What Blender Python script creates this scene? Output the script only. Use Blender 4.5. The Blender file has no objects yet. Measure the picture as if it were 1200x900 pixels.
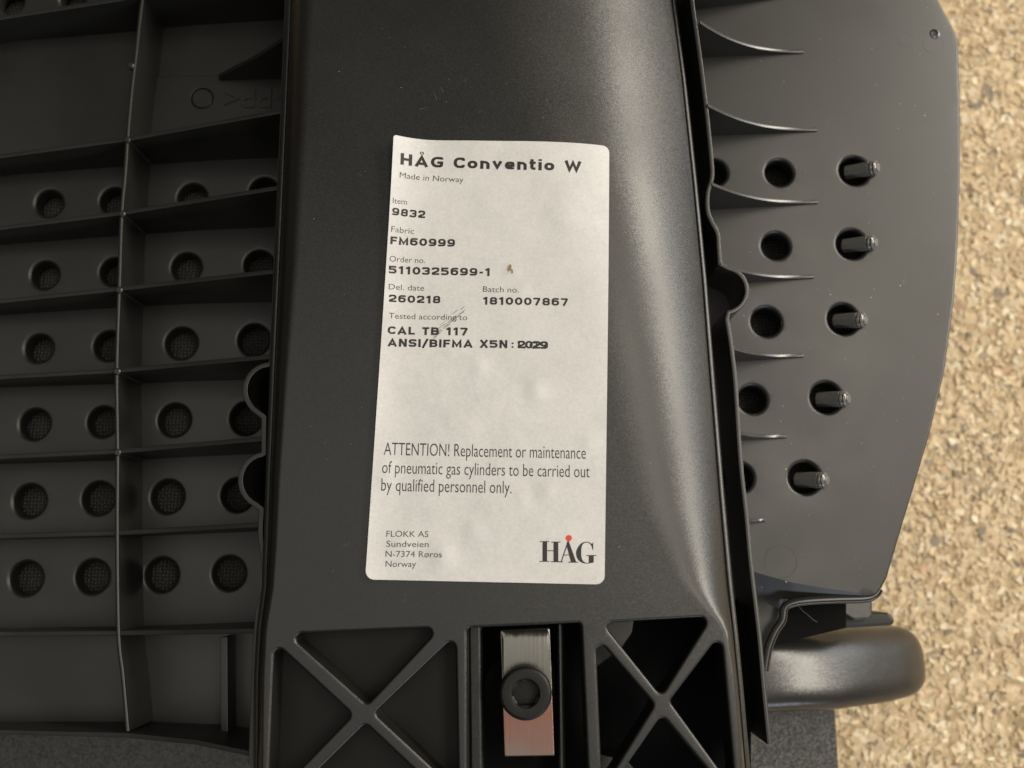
import bpy, bmesh, math, random
import numpy as np
from mathutils import Vector
from mathutils.geometry import delaunay_2d_cdt

random.seed(7)
rng = np.random.default_rng(11)
S = bpy.context.scene
COL = S.collection

# ------------------------------------------------------------------ camera
W, H = 1200.0, 900.0
FPX = 1100.0                       # focal length in photo pixels
TILT = math.radians(10.3)
DIST = 242.0                       # mm from lens to the beam's top face
cam_d = bpy.data.cameras.new('camera')
cam = bpy.data.objects.new('camera', cam_d); COL.objects.link(cam)
cam_d.sensor_width = 36.0
cam_d.lens = 36.0 * FPX / W
CPOS = np.array([0.0, -math.sin(TILT) * DIST, math.cos(TILT) * DIST])
cam.location = CPOS * 0.001
cam.rotation_euler = (TILT, 0, 0)
cam_d.clip_start = 0.01; cam_d.clip_end = 50
cam_d.dof.use_dof = True
cam_d.dof.focus_distance = 0.245
cam_d.dof.aperture_fstop = 12.5
S.camera = cam

# ------------------------------------------------------------------ world, lamps, exposure
wd = bpy.data.worlds.new('World'); S.world = wd; wd.use_nodes = True
bg = wd.node_tree.nodes['Background']
bg.inputs[0].default_value = (1.0, 0.93, 0.82, 1)
bg.inputs[1].default_value = 0.06

def area_lamp(name, loc, size, power, color, target=(0, 0, -0.02), size_y=None):
    d = bpy.data.lights.new(name, 'AREA'); d.shape = 'RECTANGLE' if size_y else 'DISK'; d.size = size
    if size_y: d.size_y = size_y
    d.energy = power; d.color = color
    o = bpy.data.objects.new(name, d); COL.objects.link(o)
    o.location = loc
    o.rotation_euler = (Vector(target) - Vector(loc)).to_track_quat('-Z', 'Y').to_euler()
    return o
area_lamp('room_lamp', (1.42, 0.60, 0.78), 1.4, 29.5, (1.0, 0.92, 0.79), size_y=0.30)
area_lamp('ceiling_bounce', (-0.1, -0.15, 2.0), 3.2, 11.5, (1.0, 0.95, 0.86), target=(-0.1, -0.15, 0), size_y=1.7)  # large overhead panel standing in for light bounced off the ceiling
area_lamp('warm_fill', (0.88, 0.36, 1.9), 0.55, 14, (1.0, 0.91, 0.76), target=(0.88, 0.36, 0), size_y=1.5)  # unseen warm fill, added to brighten the shell right of the beam
area_lamp('side_window', (1.9, 0.62, 0.36), 0.9, 4.5, (0.86, 0.92, 1.0), size_y=0.28)
area_lamp('window_glow', (0.85, -1.5, 0.50), 1.3, 9, (0.80, 0.89, 1.0), size_y=0.25)

S.view_settings.view_transform = 'Standard'
S.view_settings.look = 'None'
S.view_settings.exposure = 0.0
S.view_settings.gamma = 1.0
S.view_settings.use_curve_mapping = False
S.render.engine = 'CYCLES'
S.cycles.use_denoising = True
S.cycles.max_bounces = 8

# ------------------------------------------------------------------ helpers (millimetres)
CT, ST = math.cos(TILT), math.sin(TILT)
def P(px, py, z=0.0):
    """where the sight line through a photo pixel meets the level z (mm)"""
    a = (px - W / 2) / FPX; b = -(py - H / 2) / FPX
    d = np.array([a, b * CT + ST, b * ST - CT])
    t = (z - CPOS[2]) / d[2]
    q = CPOS + d * t
    return (float(q[0]), float(q[1]))
def PP(pts, z=0.0): return [P(x, y, z) for x, y in pts]

def spline(pts, n=8):
    """Catmull-Rom through open points"""
    p = [np.array(q, float) for q in pts]
    p = [2 * p[0] - p[1]] + p + [2 * p[-1] - p[-2]]
    out = []
    for i in range(1, len(p) - 2):
        for k in range(n):
            t = k / n
            out.append(tuple(0.5 * ((2 * p[i]) + (-p[i-1] + p[i+1]) * t + (2*p[i-1] - 5*p[i] + 4*p[i+1] - p[i+2]) * t*t
                                    + (-p[i-1] + 3*p[i] - 3*p[i+1] + p[i+2]) * t**3)))
    out.append(tuple(p[-2]))
    return out

def area2(p):
    return sum(p[i][0] * p[(i+1) % len(p)][1] - p[(i+1) % len(p)][0] * p[i][1] for i in range(len(p)))

def roundpoly(pts, r, n=5, closed=True):
    """round the corners of a polygon; r is a number or a list"""
    N = len(pts); out = []
    for i in range(N):
        p = np.array(pts[i], float)
        ri = r[i] if isinstance(r, (list, tuple)) else r
        if (not closed and i in (0, N - 1)) or ri <= 0:
            out.append(tuple(p)); continue
        a = np.array(pts[i - 1], float) - p; b = np.array(pts[(i + 1) % N], float) - p
        la, lb = np.linalg.norm(a), np.linalg.norm(b)
        a /= la; b /= lb
        ang = math.acos(max(-1, min(1, float(a @ b))))
        if ang > 3.10: out.append(tuple(p)); continue
        d = min(ri / math.tan(ang / 2), la * 0.48, lb * 0.48)
        rr = d * math.tan(ang / 2)
        bis = (a + b) / np.linalg.norm(a + b)
        c = p + bis * (rr / math.sin(ang / 2))
        s0 = p + a * d - c; s1 = p + b * d - c
        t0 = math.atan2(s0[1], s0[0]); t1 = math.atan2(s1[1], s1[0])
        dt = (t1 - t0 + math.pi) % (2 * math.pi) - math.pi
        for k in range(n + 1):
            t = t0 + dt * k / n
            out.append((c[0] + rr * math.cos(t), c[1] + rr * math.sin(t)))
    return out

def vnormals(p):
    q = np.array(p); nx = np.roll(q, -1, 0); pv = np.roll(q, 1, 0)
    e0 = q - pv; e1 = nx - q
    e0 /= np.linalg.norm(e0, axis=1)[:, None] + 1e-12; e1 /= np.linalg.norm(e1, axis=1)[:, None] + 1e-12
    n0 = np.stack([e0[:, 1], -e0[:, 0]], 1); n1 = np.stack([e1[:, 1], -e1[:, 0]], 1)
    n = n0 + n1; n /= np.linalg.norm(n, axis=1)[:, None] + 1e-12
    c = np.clip((n * n1).sum(1), 0.5, 1)
    return n / c[:, None]

def inside(poly, pts):
    q = np.array(poly); x = pts[:, 0]; y = pts[:, 1]; r = np.zeros(len(pts), bool)
    j = len(q) - 1
    for i in range(len(q)):
        xi, yi = q[i]; xj, yj = q[j]
        c = ((yi > y) != (yj > y)) & (x < (xj - xi) * (y - yi) / (yj - yi + 1e-15) + xi)
        r ^= c; j = i
    return r

class MB:
    def __init__(self): self.v = []; self.f = []; self.m = []
    def add(self, vs, fs, m=0):
        o = len(self.v); self.v += [tuple(map(float, v)) for v in vs]
        for f in fs: self.f.append(tuple(i + o for i in f)); self.m.append(m)
    def plate(self, outer, holes=(), zf=0.0, thick=3.0, bevel=0.8, hbevel=None, grid=0, extra=(), close=False, wall=True, seg=4, hthick=None):
        z = zf if callable(zf) else (lambda x, y: zf)
        loops = []
        o = list(outer)
        if area2(o) < 0: o = o[::-1]
        loops.append((np.array(o), bevel, thick))
        for h in holes:
            h = list(h)
            if area2(h) > 0: h = h[::-1]
            loops.append((np.array(h), bevel if hbevel is None else hbevel, hthick or thick))
        tops = []
        for (p, b, th) in loops:
            tops.append(p - vnormals(p) * b if b else p)
        co = []; ed = []
        for t in tops:
            s = len(co); n = len(t); co += [Vector(q) for q in t]
            ed += [(s + i, s + (i + 1) % n) for i in range(n)]
        if grid:
            t0 = tops[0]
            gx = np.arange(t0[:, 0].min(), t0[:, 0].max(), grid); gy = np.arange(t0[:, 1].min(), t0[:, 1].max(), grid)
            g = np.array([(a + (grid / 2 if j % 2 else 0), b) for j, b in enumerate(gy) for a in gx])
            k = inside(t0, g)
            for h in tops[1:]: k &= ~inside(h, g)
            g = g[k]
            if len(extra): g = np.concatenate([g, np.array(extra)])
            g = g[inside(t0, g)]
            allb = np.concatenate(tops)
            keep = [q for q in g if ((allb - q) ** 2).sum(1).min() > (min(grid, 2.4) * 0.35) ** 2]
            co += [Vector(q) for q in keep]
        vc, _, fc, *_ = delaunay_2d_cdt(co, ed, [], 0, 1e-5)
        vc = np.array([(v[0], v[1]) for v in vc])
        cen = np.array([vc[list(f)].mean(0) for f in fc])
        k = inside(tops[0], cen)
        for h in tops[1:]: k &= ~inside(h, cen)
        fs = []
        for f, kk in zip(fc, k):
            if kk:
                f = tuple(f)
                if area2([vc[i] for i in f]) < 0: f = f[::-1]
                fs.append(f)
        self.add([(x, y, z(x, y)) for x, y in vc], fs)
        if not wall: return
        for (p, b, th), t in zip(loops, tops):
            if b == 0 and th == 0: continue
            nm = vnormals(p); n = len(p); rings = []
            zt = np.array([z(*q) for q in t])
            for s in range(seg + 1 if b else 1):
                a = (s / seg) * math.pi / 2 if b else 0
                if b: q = p - nm * (b * (1 - math.sin(a))); zz = zt - b * (1 - math.cos(a))
                else: q = p; zz = zt
                rings.append([(q[i][0], q[i][1], zz[i]) for i in range(n)])
            rings.append([(p[i][0], p[i][1], zt[i] - th) for i in range(n)])
            vs = [v for r in rings for v in r]
            fs = []
            for r in range(len(rings) - 1):
                for i in range(n):
                    j = (i + 1) % n
                    fs.append((r*n + i, (r+1)*n + i, (r+1)*n + j, r*n + j))
            if close and t is tops[0]: fs.append(tuple((len(rings)-1)*n + i for i in range(n))[::-1])
            self.add(vs, fs)
    def wall(self, path, ztop, zbot, t, b=0.25):
        """an upright strip of thickness t along a path"""
        p = np.array(path, float); n = len(p)
        zt = np.full(n, ztop, float) if np.isscalar(ztop) else np.array(ztop, float)
        zb = np.full(n, zbot, float) if np.isscalar(zbot) else np.array(zbot, float)
        e = np.diff(p, axis=0); e /= np.linalg.norm(e, axis=1)[:, None] + 1e-12
        nn = np.stack([-e[:, 1], e[:, 0]], 1)
        vn = np.zeros((n, 2)); vn[:-1] += nn; vn[1:] += nn; vn /= np.linalg.norm(vn, axis=1)[:, None] + 1e-12
        dn = np.ones(n); dn[1:-1] = np.clip((vn[1:-1] * nn[1:]).sum(1), .5, 1); vn /= dn[:, None]
        vs = []
        h = t / 2
        for i in range(n):
            for (o, zz) in ((-h, zb[i]), (-h, zt[i] - b), (-h + b * .3, zt[i] - b * .3), (-h + b, zt[i]), (h - b, zt[i]), (h - b * .3, zt[i] - b * .3), (h, zt[i] - b), (h, zb[i])):
                vs.append((p[i][0] + vn[i][0] * o, p[i][1] + vn[i][1] * o, zz))
        fs = []
        for i in range(n - 1):
            for k in range(7):
                fs.append((i*8 + k, i*8 + k + 1, (i+1)*8 + k + 1, (i+1)*8 + k)[::-1])
        fs.append(tuple(range(8))); fs.append(tuple((n-1)*8 + k for k in range(8))[::-1])
        self.add(vs, fs)
    def lathe(self, prof, c, n=32, axis=None, z0=0.0, hexa=False):
        """profile [(r, h)] round an axis (default up) at c=(x,y,z)"""
        ax = np.array(axis if axis is not None else (0, 0, 1), float); ax /= np.linalg.norm(ax)
        u = np.cross(ax, (0, 1, 0)); u /= np.linalg.norm(u); w = np.cross(ax, u)
        vs = []
        for r, h in prof:
            for i in range(n):
                a = 2 * math.pi * i / n
                vs.append(np.array(c) + ax * h + (u * math.cos(a) + w * math.sin(a)) * r)
        fs = []
        for k in range(len(prof) - 1):
            for i in range(n):
                j = (i + 1) % n
                fs.append((k*n + i, k*n + j, (k+1)*n + j, (k+1)*n + i))
        fs.append(tuple((len(prof)-1)*n + i for i in range(n)))
        self.add(vs, fs)
    def tube(self, pts, r, n=10):
        p = np.array(pts, float); rings = []
        for i in range(len(p)):
            d = p[min(i+1, len(p)-1)] - p[max(i-1, 0)]; d /= np.linalg.norm(d)
            u = np.cross(d, (0, 0, 1)); u /= np.linalg.norm(u) + 1e-9; w = np.cross(u, d)
            rings.append([p[i] + (u * math.cos(2*math.pi*k/n) + w * math.sin(2*math.pi*k/n)) * r for k in range(n)])
        vs = [v for r_ in rings for v in r_]; fs = []
        for i in range(len(p) - 1):
            for k in range(n):
                fs.append((i*n + k, i*n + (k+1) % n, (i+1)*n + (k+1) % n, (i+1)*n + k))
        fs.append(tuple(range(n))[::-1]); fs.append(tuple((len(p)-1)*n + k for k in range(n)))
        self.add(vs, fs)
    def build(self, name, mat, parent=None, smooth=35, wn=True, merge=True):
        me = bpy.data.meshes.new(name)
        me.from_pydata([(x * .001, y * .001, z * .001) for x, y, z in self.v], [], self.f)
        bm = bmesh.new(); bm.from_mesh(me)
        if merge: bmesh.ops.remove_doubles(bm, verts=bm.verts, dist=2e-6)
        bmesh.ops.recalc_face_normals(bm, faces=bm.faces) if merge == 'recalc' else None
        bm.to_mesh(me); bm.free()
        for mm in (mat if isinstance(mat, (list, tuple)) else [mat]): me.materials.append(mm)
        if smooth:
            me.polygons.foreach_set('use_smooth', [True] * len(me.polygons))
            me.set_sharp_from_angle(angle=math.radians(smooth))
        me.update()
        o = bpy.data.objects.new(name, me); COL.objects.link(o)
        if parent: o.parent = parent
        if smooth and wn:
            m = o.modifiers.new('normals', 'WEIGHTED_NORMAL'); m.keep_sharp = True; m.weight = 80
        return o

def tag(o, label=None, cat=None, group=None, kind=None):
    if label: o['label'] = label
    if cat: o['category'] = cat
    if group: o['group'] = group
    if kind: o['kind'] = kind
    return o

# ------------------------------------------------------------------ materials
def mat(name, base, rough=0.5, metal=0.0, spec=0.5, bump=None, flake=None, vary=None, rvary=None, dots=None, sheen=0, coat=0):
    """bump=(scale, strength, distance m); vary=(scale, amount); rvary=(scale, lo, hi)"""
    m = bpy.data.materials.new(name); m.use_nodes = True
    nt = m.node_tree; b = nt.nodes['Principled BSDF']; L = nt.links
    b.inputs['Base Color'].default_value = (*base, 1)
    b.inputs['Roughness'].default_value = rough; b.inputs['Metallic'].default_value = metal
    b.inputs['Specular IOR Level'].default_value = spec
    b.inputs['Coat Weight'].default_value = coat
    tc = nt.nodes.new('ShaderNodeTexCoord')
    def noise(scale, detail=3):
        n = nt.nodes.new('ShaderNodeTexNoise'); n.inputs['Scale'].default_value = scale; n.inputs['Detail'].default_value = detail
        L.new(tc.outputs['Object'], n.inputs['Vector']); return n
    if bump:
        n = noise(bump[0], 2); bp = nt.nodes.new('ShaderNodeBump')
        bp.inputs['Strength'].default_value = bump[1]; bp.inputs['Distance'].default_value = bump[2]
        L.new(n.outputs['Fac'], bp.inputs['Height']); L.new(bp.outputs['Normal'], b.inputs['Normal'])
    if flake:                                    # tiny grains of the paint, each tilted its own way
        v = nt.nodes.new('ShaderNodeTexVoronoi'); v.inputs['Scale'].default_value = flake[0]
        L.new(tc.outputs['Object'], v.inputs['Vector'])
        sb = nt.nodes.new('ShaderNodeVectorMath'); sb.operation = 'SUBTRACT'; sb.inputs[1].default_value = (.5, .5, .5); L.new(v.outputs['Color'], sb.inputs[0])
        sc_ = nt.nodes.new('ShaderNodeVectorMath'); sc_.operation = 'SCALE'; sc_.inputs['Scale'].default_value = flake[1] * 2; L.new(sb.outputs[0], sc_.inputs[0])
        ge = nt.nodes.new('ShaderNodeNewGeometry'); ad_ = nt.nodes.new('ShaderNodeVectorMath'); ad_.operation = 'ADD'
        L.new(ge.outputs['Normal'], ad_.inputs[0]); L.new(sc_.outputs[0], ad_.inputs[1])
        nz_ = nt.nodes.new('ShaderNodeVectorMath'); nz_.operation = 'NORMALIZE'; L.new(ad_.outputs[0], nz_.inputs[0]); L.new(nz_.outputs[0], b.inputs['Normal'])
    if vary:
        n = noise(vary[0], 5); r = nt.nodes.new('ShaderNodeMapRange')
        r.inputs[1].default_value = .3; r.inputs[2].default_value = .7
        r.inputs[3].default_value = 1 - vary[1]; r.inputs[4].default_value = 1 + vary[1]
        mx = nt.nodes.new('ShaderNodeVectorMath'); mx.operation = 'SCALE'
        mx.inputs[0].default_value = base
        L.new(n.outputs['Fac'], r.inputs[0]); L.new(r.outputs[0], mx.inputs['Scale']); L.new(mx.outputs[0], b.inputs['Base Color'])
    if rvary:
        n = noise(rvary[0], 4); r = nt.nodes.new('ShaderNodeMapRange')
        r.inputs[1].default_value = .35; r.inputs[2].default_value = .65
        r.inputs[3].default_value = rvary[1]; r.inputs[4].default_value = rvary[2]
        L.new(n.outputs['Fac'], r.inputs[0]); L.new(r.outputs[0], b.inputs['Roughness'])
    return m

M_shell = mat('moulded plastic', (0.012, 0.0115, 0.0105), 0.42, spec=.72, bump=(3500, .15, .0001), vary=(60, .15), rvary=(45, .38, .46))
M_edge = mat('plastic edge', (0.02, 0.0195, 0.018), 0.27, spec=.62)
M_bead = mat('glossy plastic bead', (0.02, 0.02, 0.019), 0.2, spec=.62)
M_beam = mat('powder coated metal', (0.0085, 0.0082, 0.0075), 0.38, spec=.72, flake=(4000, .04), vary=(40, .1), rvary=(30, .36, .41))
M_dark = mat('black plastic', (0.012, 0.012, 0.011), 0.5, bump=(700, .1, .0003))
M_grain = mat('grained plastic', (0.045, 0.043, 0.039), 0.40, spec=.7, flake=(2000, .2))
M_pad = mat('satin armrest paint', (0.020, 0.019, 0.017), 0.30, spec=.62, flake=(4200, .035), rvary=(60, .28, .32))
M_fabric = mat('mesh upholstery', (0.05, 0.048, 0.045), 0.85)
M_bolt = mat('blackened steel', (0.010, 0.0095, 0.009), 0.42, spec=.3, bump=(1500, .3, .0002))
M_pin = mat('dark pin plastic', (0.13, 0.125, 0.115), 0.35)
M_gusset = mat('gusset plastic', (0.016, 0.0155, 0.0145), 0.30, spec=1.0)
M_rib = mat('rib plastic', (0.012, 0.0115, 0.0105), 0.37, spec=.72)
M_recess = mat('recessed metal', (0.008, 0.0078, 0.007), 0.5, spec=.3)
M_tip = mat('glossy pin tip', (0.13, 0.125, 0.115), 0.2, spec=.7)
M_ink = mat('black ink', (0.022, 0.019, 0.019), 0.5)
M_inkp = mat('purple black ink', (0.035, 0.022, 0.035), 0.5)
M_inkg = mat('thin grey ink', (0.07, 0.065, 0.062), 0.5)
M_red = mat('red ink', (0.80, 0.05, 0.035), 0.5)
M_dust = mat('dust', (0.75, 0.72, 0.66), 0.8)
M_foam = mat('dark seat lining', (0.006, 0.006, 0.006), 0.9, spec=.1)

def fabric_nodes(m):
    nt = m.node_tree; b = nt.nodes['Principled BSDF']; L = nt.links
    tc = nt.nodes.new('ShaderNodeTexCoord'); v = nt.nodes.new('ShaderNodeTexVoronoi')
    v.inputs['Scale'].default_value = 950; v.inputs['Randomness'].default_value = .35
    L.new(tc.outputs['Object'], v.inputs['Vector'])
    r = nt.nodes.new('ShaderNodeMapRange'); r.inputs[1].default_value = .15; r.inputs[2].default_value = .5; r.inputs[3].default_value = 1; r.inputs[4].default_value = 0
    L.new(v.outputs['Distance'], r.inputs[0])
    mx = nt.nodes.new('ShaderNodeMix'); mx.data_type = 'RGBA'
    mx.inputs[6].default_value = (.02, .02, .018, 1); mx.inputs[7].default_value = (.105, .10, .093, 1)
    L.new(r.outputs[0], mx.inputs[0]); L.new(mx.outputs[2], b.inputs['Base Color'])
    bp = nt.nodes.new('ShaderNodeBump'); bp.inputs['Distance'].default_value = .0008
    L.new(r.outputs[0], bp.inputs['Height']); L.new(bp.outputs['Normal'], b.inputs['Normal'])
fabric_nodes(M_fabric)

def paper_material():
    m = mat('sticker paper', (0.71, 0.70, 0.685), 0.38, spec=.45, bump=(260, .12, .0006))
    nt = m.node_tree; b = nt.nodes['Principled BSDF']; L = nt.links
    tc = nt.nodes.new('ShaderNodeTexCoord')
    n = nt.nodes.new('ShaderNodeTexNoise'); n.inputs['Scale'].default_value = 70; n.inputs['Detail'].default_value = 7; n.inputs['Roughness'].default_value = .75
    n2 = nt.nodes.new('ShaderNodeTexNoise'); n2.inputs['Scale'].default_value = 1300; n2.inputs['Detail'].default_value = 3
    for q in (n, n2): L.new(tc.outputs['Object'], q.inputs['Vector'])
    r = nt.nodes.new('ShaderNodeMapRange'); r.inputs[1].default_value = .38; r.inputs[2].default_value = .62; r.inputs[3].default_value = .92; r.inputs[4].default_value = 1.02
    r2 = nt.nodes.new('ShaderNodeMapRange'); r2.inputs[1].default_value = .3; r2.inputs[2].default_value = .7; r2.inputs[3].default_value = .93; r2.inputs[4].default_value = 1.03
    L.new(n.outputs['Fac'], r.inputs[0]); L.new(n2.outputs['Fac'], r2.inputs[0])
    mu = nt.nodes.new('ShaderNodeMath'); mu.operation = 'MULTIPLY'; L.new(r.outputs[0], mu.inputs[0]); L.new(r2.outputs[0], mu.inputs[1])
    sc = nt.nodes.new('ShaderNodeVectorMath'); sc.operation = 'SCALE'; sc.inputs[0].default_value = (0.71, 0.70, 0.685)
    L.new(mu.outputs[0], sc.inputs['Scale']); L.new(sc.outputs[0], b.inputs['Base Color'])
    return m
M_paper = paper_material()

def steel_material():
    m = mat('brushed steel', (0.50, 0.49, 0.45), 0.24, metal=1.0)
    nt = m.node_tree; b = nt.nodes['Principled BSDF']; L = nt.links
    tc = nt.nodes.new('ShaderNodeTexCoord')
    mp = nt.nodes.new('ShaderNodeMapping'); mp.inputs['Scale'].default_value = (1600, 90, 300); L.new(tc.outputs['Object'], mp.inputs['Vector'])
    n = nt.nodes.new('ShaderNodeTexNoise'); n.inputs['Scale'].default_value = 1; n.inputs['Detail'].default_value = 3; L.new(mp.outputs[0], n.inputs['Vector'])
    bp = nt.nodes.new('ShaderNodeBump'); bp.inputs['Strength'].default_value = .3; bp.inputs['Distance'].default_value = .0002
    L.new(n.outputs['Fac'], bp.inputs['Height']); L.new(bp.outputs['Normal'], b.inputs['Normal'])
    # copper coloured reflection painted into the base colour of the plate's lower half
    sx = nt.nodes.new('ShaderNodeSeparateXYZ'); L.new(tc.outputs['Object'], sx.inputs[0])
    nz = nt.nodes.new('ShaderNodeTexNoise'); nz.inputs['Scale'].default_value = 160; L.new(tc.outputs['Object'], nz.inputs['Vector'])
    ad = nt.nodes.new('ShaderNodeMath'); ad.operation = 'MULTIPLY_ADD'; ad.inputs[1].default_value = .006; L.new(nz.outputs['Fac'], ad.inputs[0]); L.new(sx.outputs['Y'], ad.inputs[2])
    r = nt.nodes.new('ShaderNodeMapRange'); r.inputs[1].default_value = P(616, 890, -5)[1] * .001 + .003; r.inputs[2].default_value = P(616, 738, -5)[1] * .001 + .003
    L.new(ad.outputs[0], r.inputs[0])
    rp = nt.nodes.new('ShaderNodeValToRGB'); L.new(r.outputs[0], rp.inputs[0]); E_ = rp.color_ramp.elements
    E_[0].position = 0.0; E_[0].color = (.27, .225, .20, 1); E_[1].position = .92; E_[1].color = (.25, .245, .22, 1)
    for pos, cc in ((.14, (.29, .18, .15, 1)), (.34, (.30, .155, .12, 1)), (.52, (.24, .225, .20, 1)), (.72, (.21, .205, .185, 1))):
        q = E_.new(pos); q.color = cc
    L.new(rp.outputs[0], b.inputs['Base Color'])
    return m
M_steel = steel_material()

def floor_material(attr):
    m = mat('tan chips' if attr else 'tan floor', (0.55, 0.40, 0.22), 0.7, bump=(500, .4, .0006))
    nt = m.node_tree; b = nt.nodes['Principled BSDF']; L = nt.links
    tc = nt.nodes.new('ShaderNodeTexCoord')
    n = nt.nodes.new('ShaderNodeTexNoise'); n.inputs['Scale'].default_value = 350; n.inputs['Detail'].default_value = 5
    L.new(tc.outputs['Object'], n.inputs['Vector'])
    r = nt.nodes.new('ShaderNodeMapRange'); r.inputs[1].default_value = .3; r.inputs[2].default_value = .7; r.inputs[3].default_value = .8; r.inputs[4].default_value = 1.12
    L.new(n.outputs['Fac'], r.inputs[0])
    sc = nt.nodes.new('ShaderNodeVectorMath'); sc.operation = 'SCALE'
    if attr:
        a = nt.nodes.new('ShaderNodeAttribute'); a.attribute_name = 'tint'; L.new(a.outputs['Color'], sc.inputs[0])
    else:
        v = nt.nodes.new('ShaderNodeTexVoronoi'); v.inputs['Scale'].default_value = 160; L.new(tc.outputs['Object'], v.inputs['Vector'])
        cr = nt.nodes.new('ShaderNodeValToRGB'); L.new(v.outputs['Color'], cr.inputs[0])
        cr.color_ramp.elements[0].color = (.36, .26, .14, 1); cr.color_ramp.elements[1].color = (.72, .55, .33, 1)
        L.new(cr.outputs[0], sc.inputs[0])
    L.new(r.outputs[0], sc.inputs['Scale']); L.new(sc.outputs[0], b.inputs['Base Color'])
    return m

# ------------------------------------------------------------------ the floor
ZF = -165.0
fm = MB(); fm.add([(-3000, -3000, ZF - .5), (3000, -3000, ZF - .5), (3000, 3000, ZF - .5), (-3000, 3000, ZF - .5)], [(0, 1, 2, 3)])
floor = fm.build('floor', floor_material(False), smooth=0)
tag(floor, 'tan speckled floor under and beside the chair', None, None, 'structure')

def chips():
    N = 46000
    x0, x1 = 60, 330; y0, y1 = -230, 290
    V = []; F = []; C = []
    cx = rng.uniform(x0, x1, N); cy = rng.uniform(y0, y1, N)
    size = np.clip(rng.lognormal(0.55, 0.6, N), 0.6, 8.0)
    size[:420] = rng.uniform(5, 11, 420)
    for k in range(N):
        s = size[k]; el = rng.uniform(.22, .8); rot = rng.uniform(0, 2 * math.pi); cr_, sr_ = math.cos(rot), math.sin(rot)
        n = 5 if s < 2 else 7
        g = rng.uniform(); b = rng.normal(1, .09)
        if g < .045: c = (.27, .22, .16)
        elif g < .057: c = (.55, .36, .22)
        elif g < .13: c = (.46, .34, .20); el *= .5
        elif g < .32: c = (.80, .68, .49)
        else: c = (.68, .53, .335)
        tx, ty = rng.normal(0, .16, 2) / max(1, s * .8)
        zc = ZF + rng.uniform(-.45, .35) - .12 * s * (s > 2.5)
        o = len(V)
        ring = []
        for i in range(n):
            a = 2 * math.pi * (i + rng.uniform(-.3, .3)) / n; r = s * rng.uniform(.6, 1.15)
            u, w = r * math.cos(a), r * el * math.sin(a)
            ring.append((u * cr_ - w * sr_, u * sr_ + w * cr_))
        for dx, dy in ring: V.append((cx[k] + dx * 1.06, cy[k] + dy * 1.06, zc + tx * dx + ty * dy - .8))
        for dx, dy in ring: V.append((cx[k] + dx, cy[k] + dy, zc + tx * dx + ty * dy + rng.normal(0, .05)))
        for i in range(n): F.append((o + i, o + (i + 1) % n, o + n + (i + 1) % n, o + n + i))
        F.append(tuple(o + n + i for i in range(n)))
        C += [tuple(min(.85, max(.04, q_ * b)) for q_ in c)] * (2 * n)
    me = bpy.data.meshes.new('floor_chips')
    me.from_pydata([(x * .001, y * .001, z * .001) for x, y, z in V], [], F)
    at = me.color_attributes.new('tint', 'FLOAT_COLOR', 'POINT')
    at.data.foreach_set('color', [t for c in C for t in (*c, 1)])
    me.materials.append(floor_material(True))
    o = bpy.data.objects.new('floor_chips', me); COL.objects.link(o)
    return tag(o, 'small tan, grey and reddish chips covering the floor beside the chair', 'floor chips', None, 'stuff')
chips()

# ------------------------------------------------------------------ the chair
chair = bpy.data.objects.new('office_chair', None); COL.objects.link(chair)
chair.location = (0, 0, ZF * .001)
tag(chair, 'black office chair turned upside down, white sticker on the beam under its seat', 'office chair')
class Kid:                                   # parts are built in world millimetres, then hung on the chair
    pass
def part(o):
    o.parent = chair; o.matrix_parent_inverse.identity(); o.location = (0, 0, -ZF * .001); return o
def sub(o, p):
    o.parent = p; o.location = (0, 0, 0); return o

ZB = -38.0                                    # inner face of the seat shell, left of the beam
ZR = -34.0
def lerp(x, xs, ys): return float(np.interp(x, xs, ys))

# --- shell
drop_px = [(870, 666), (900, 675), (930, 683), (965, 689), (1000, 694), (1030, 698)]
drop_w = PP(drop_px, ZR)
dx_, dy_ = [q[0] for q in drop_w], [q[1] for q in drop_w]
XR0 = P(800, 300, ZR)[0]; XL0 = P(420, 300, ZB)[0]
def zshell(x, y):
    z = ZB + (ZR - ZB) * min(1, max(0, (x - XL0) / (XR0 - XL0)))
    if x > 62:
        z -= 0.0006 * (x - 62) ** 2
    if x > 66:
        yc = lerp(x, dx_, dy_)
        d = yc - y
        if d > 0: z -= min(d, 7.0) * .75 * min(1, max(0, (126 - x) / 18))
    return z
right_edge = [(1060, -90), (1103, 0), (1121, 32), (1126, 44), (1128, 120), (1128, 200), (1124, 300), (1120, 350), (1108, 435), (1092, 500),
              (1078, 547), (1053, 627), (1038, 677), (1030, 692)]
bottom = [(1025, 698), (1012, 702), (980, 703), (945, 705), (924, 710), (918, 718), (917, 730), (908, 742), (901, 760), (896, 790), (890, 840)]
zr_e = ZR - 2.5
out = PP(right_edge, zr_e) + PP(bottom, ZR - 3) + PP([(860, 905), (300, 890), (295, 878), (150, 858), (0, 852), (-260, 850), (-260, -90)], ZB)
outer = roundpoly(out, [4, 1, 4, 3, 0, 0, 0, 0, 0, 0, 0, 0, 0, 3, 2, 2, 2, 2, 2, 2, 1.5, 1.5, 0, 0, 0, 0, 0, 0, 0, 0, 0, 0, 0], 4)

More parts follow.
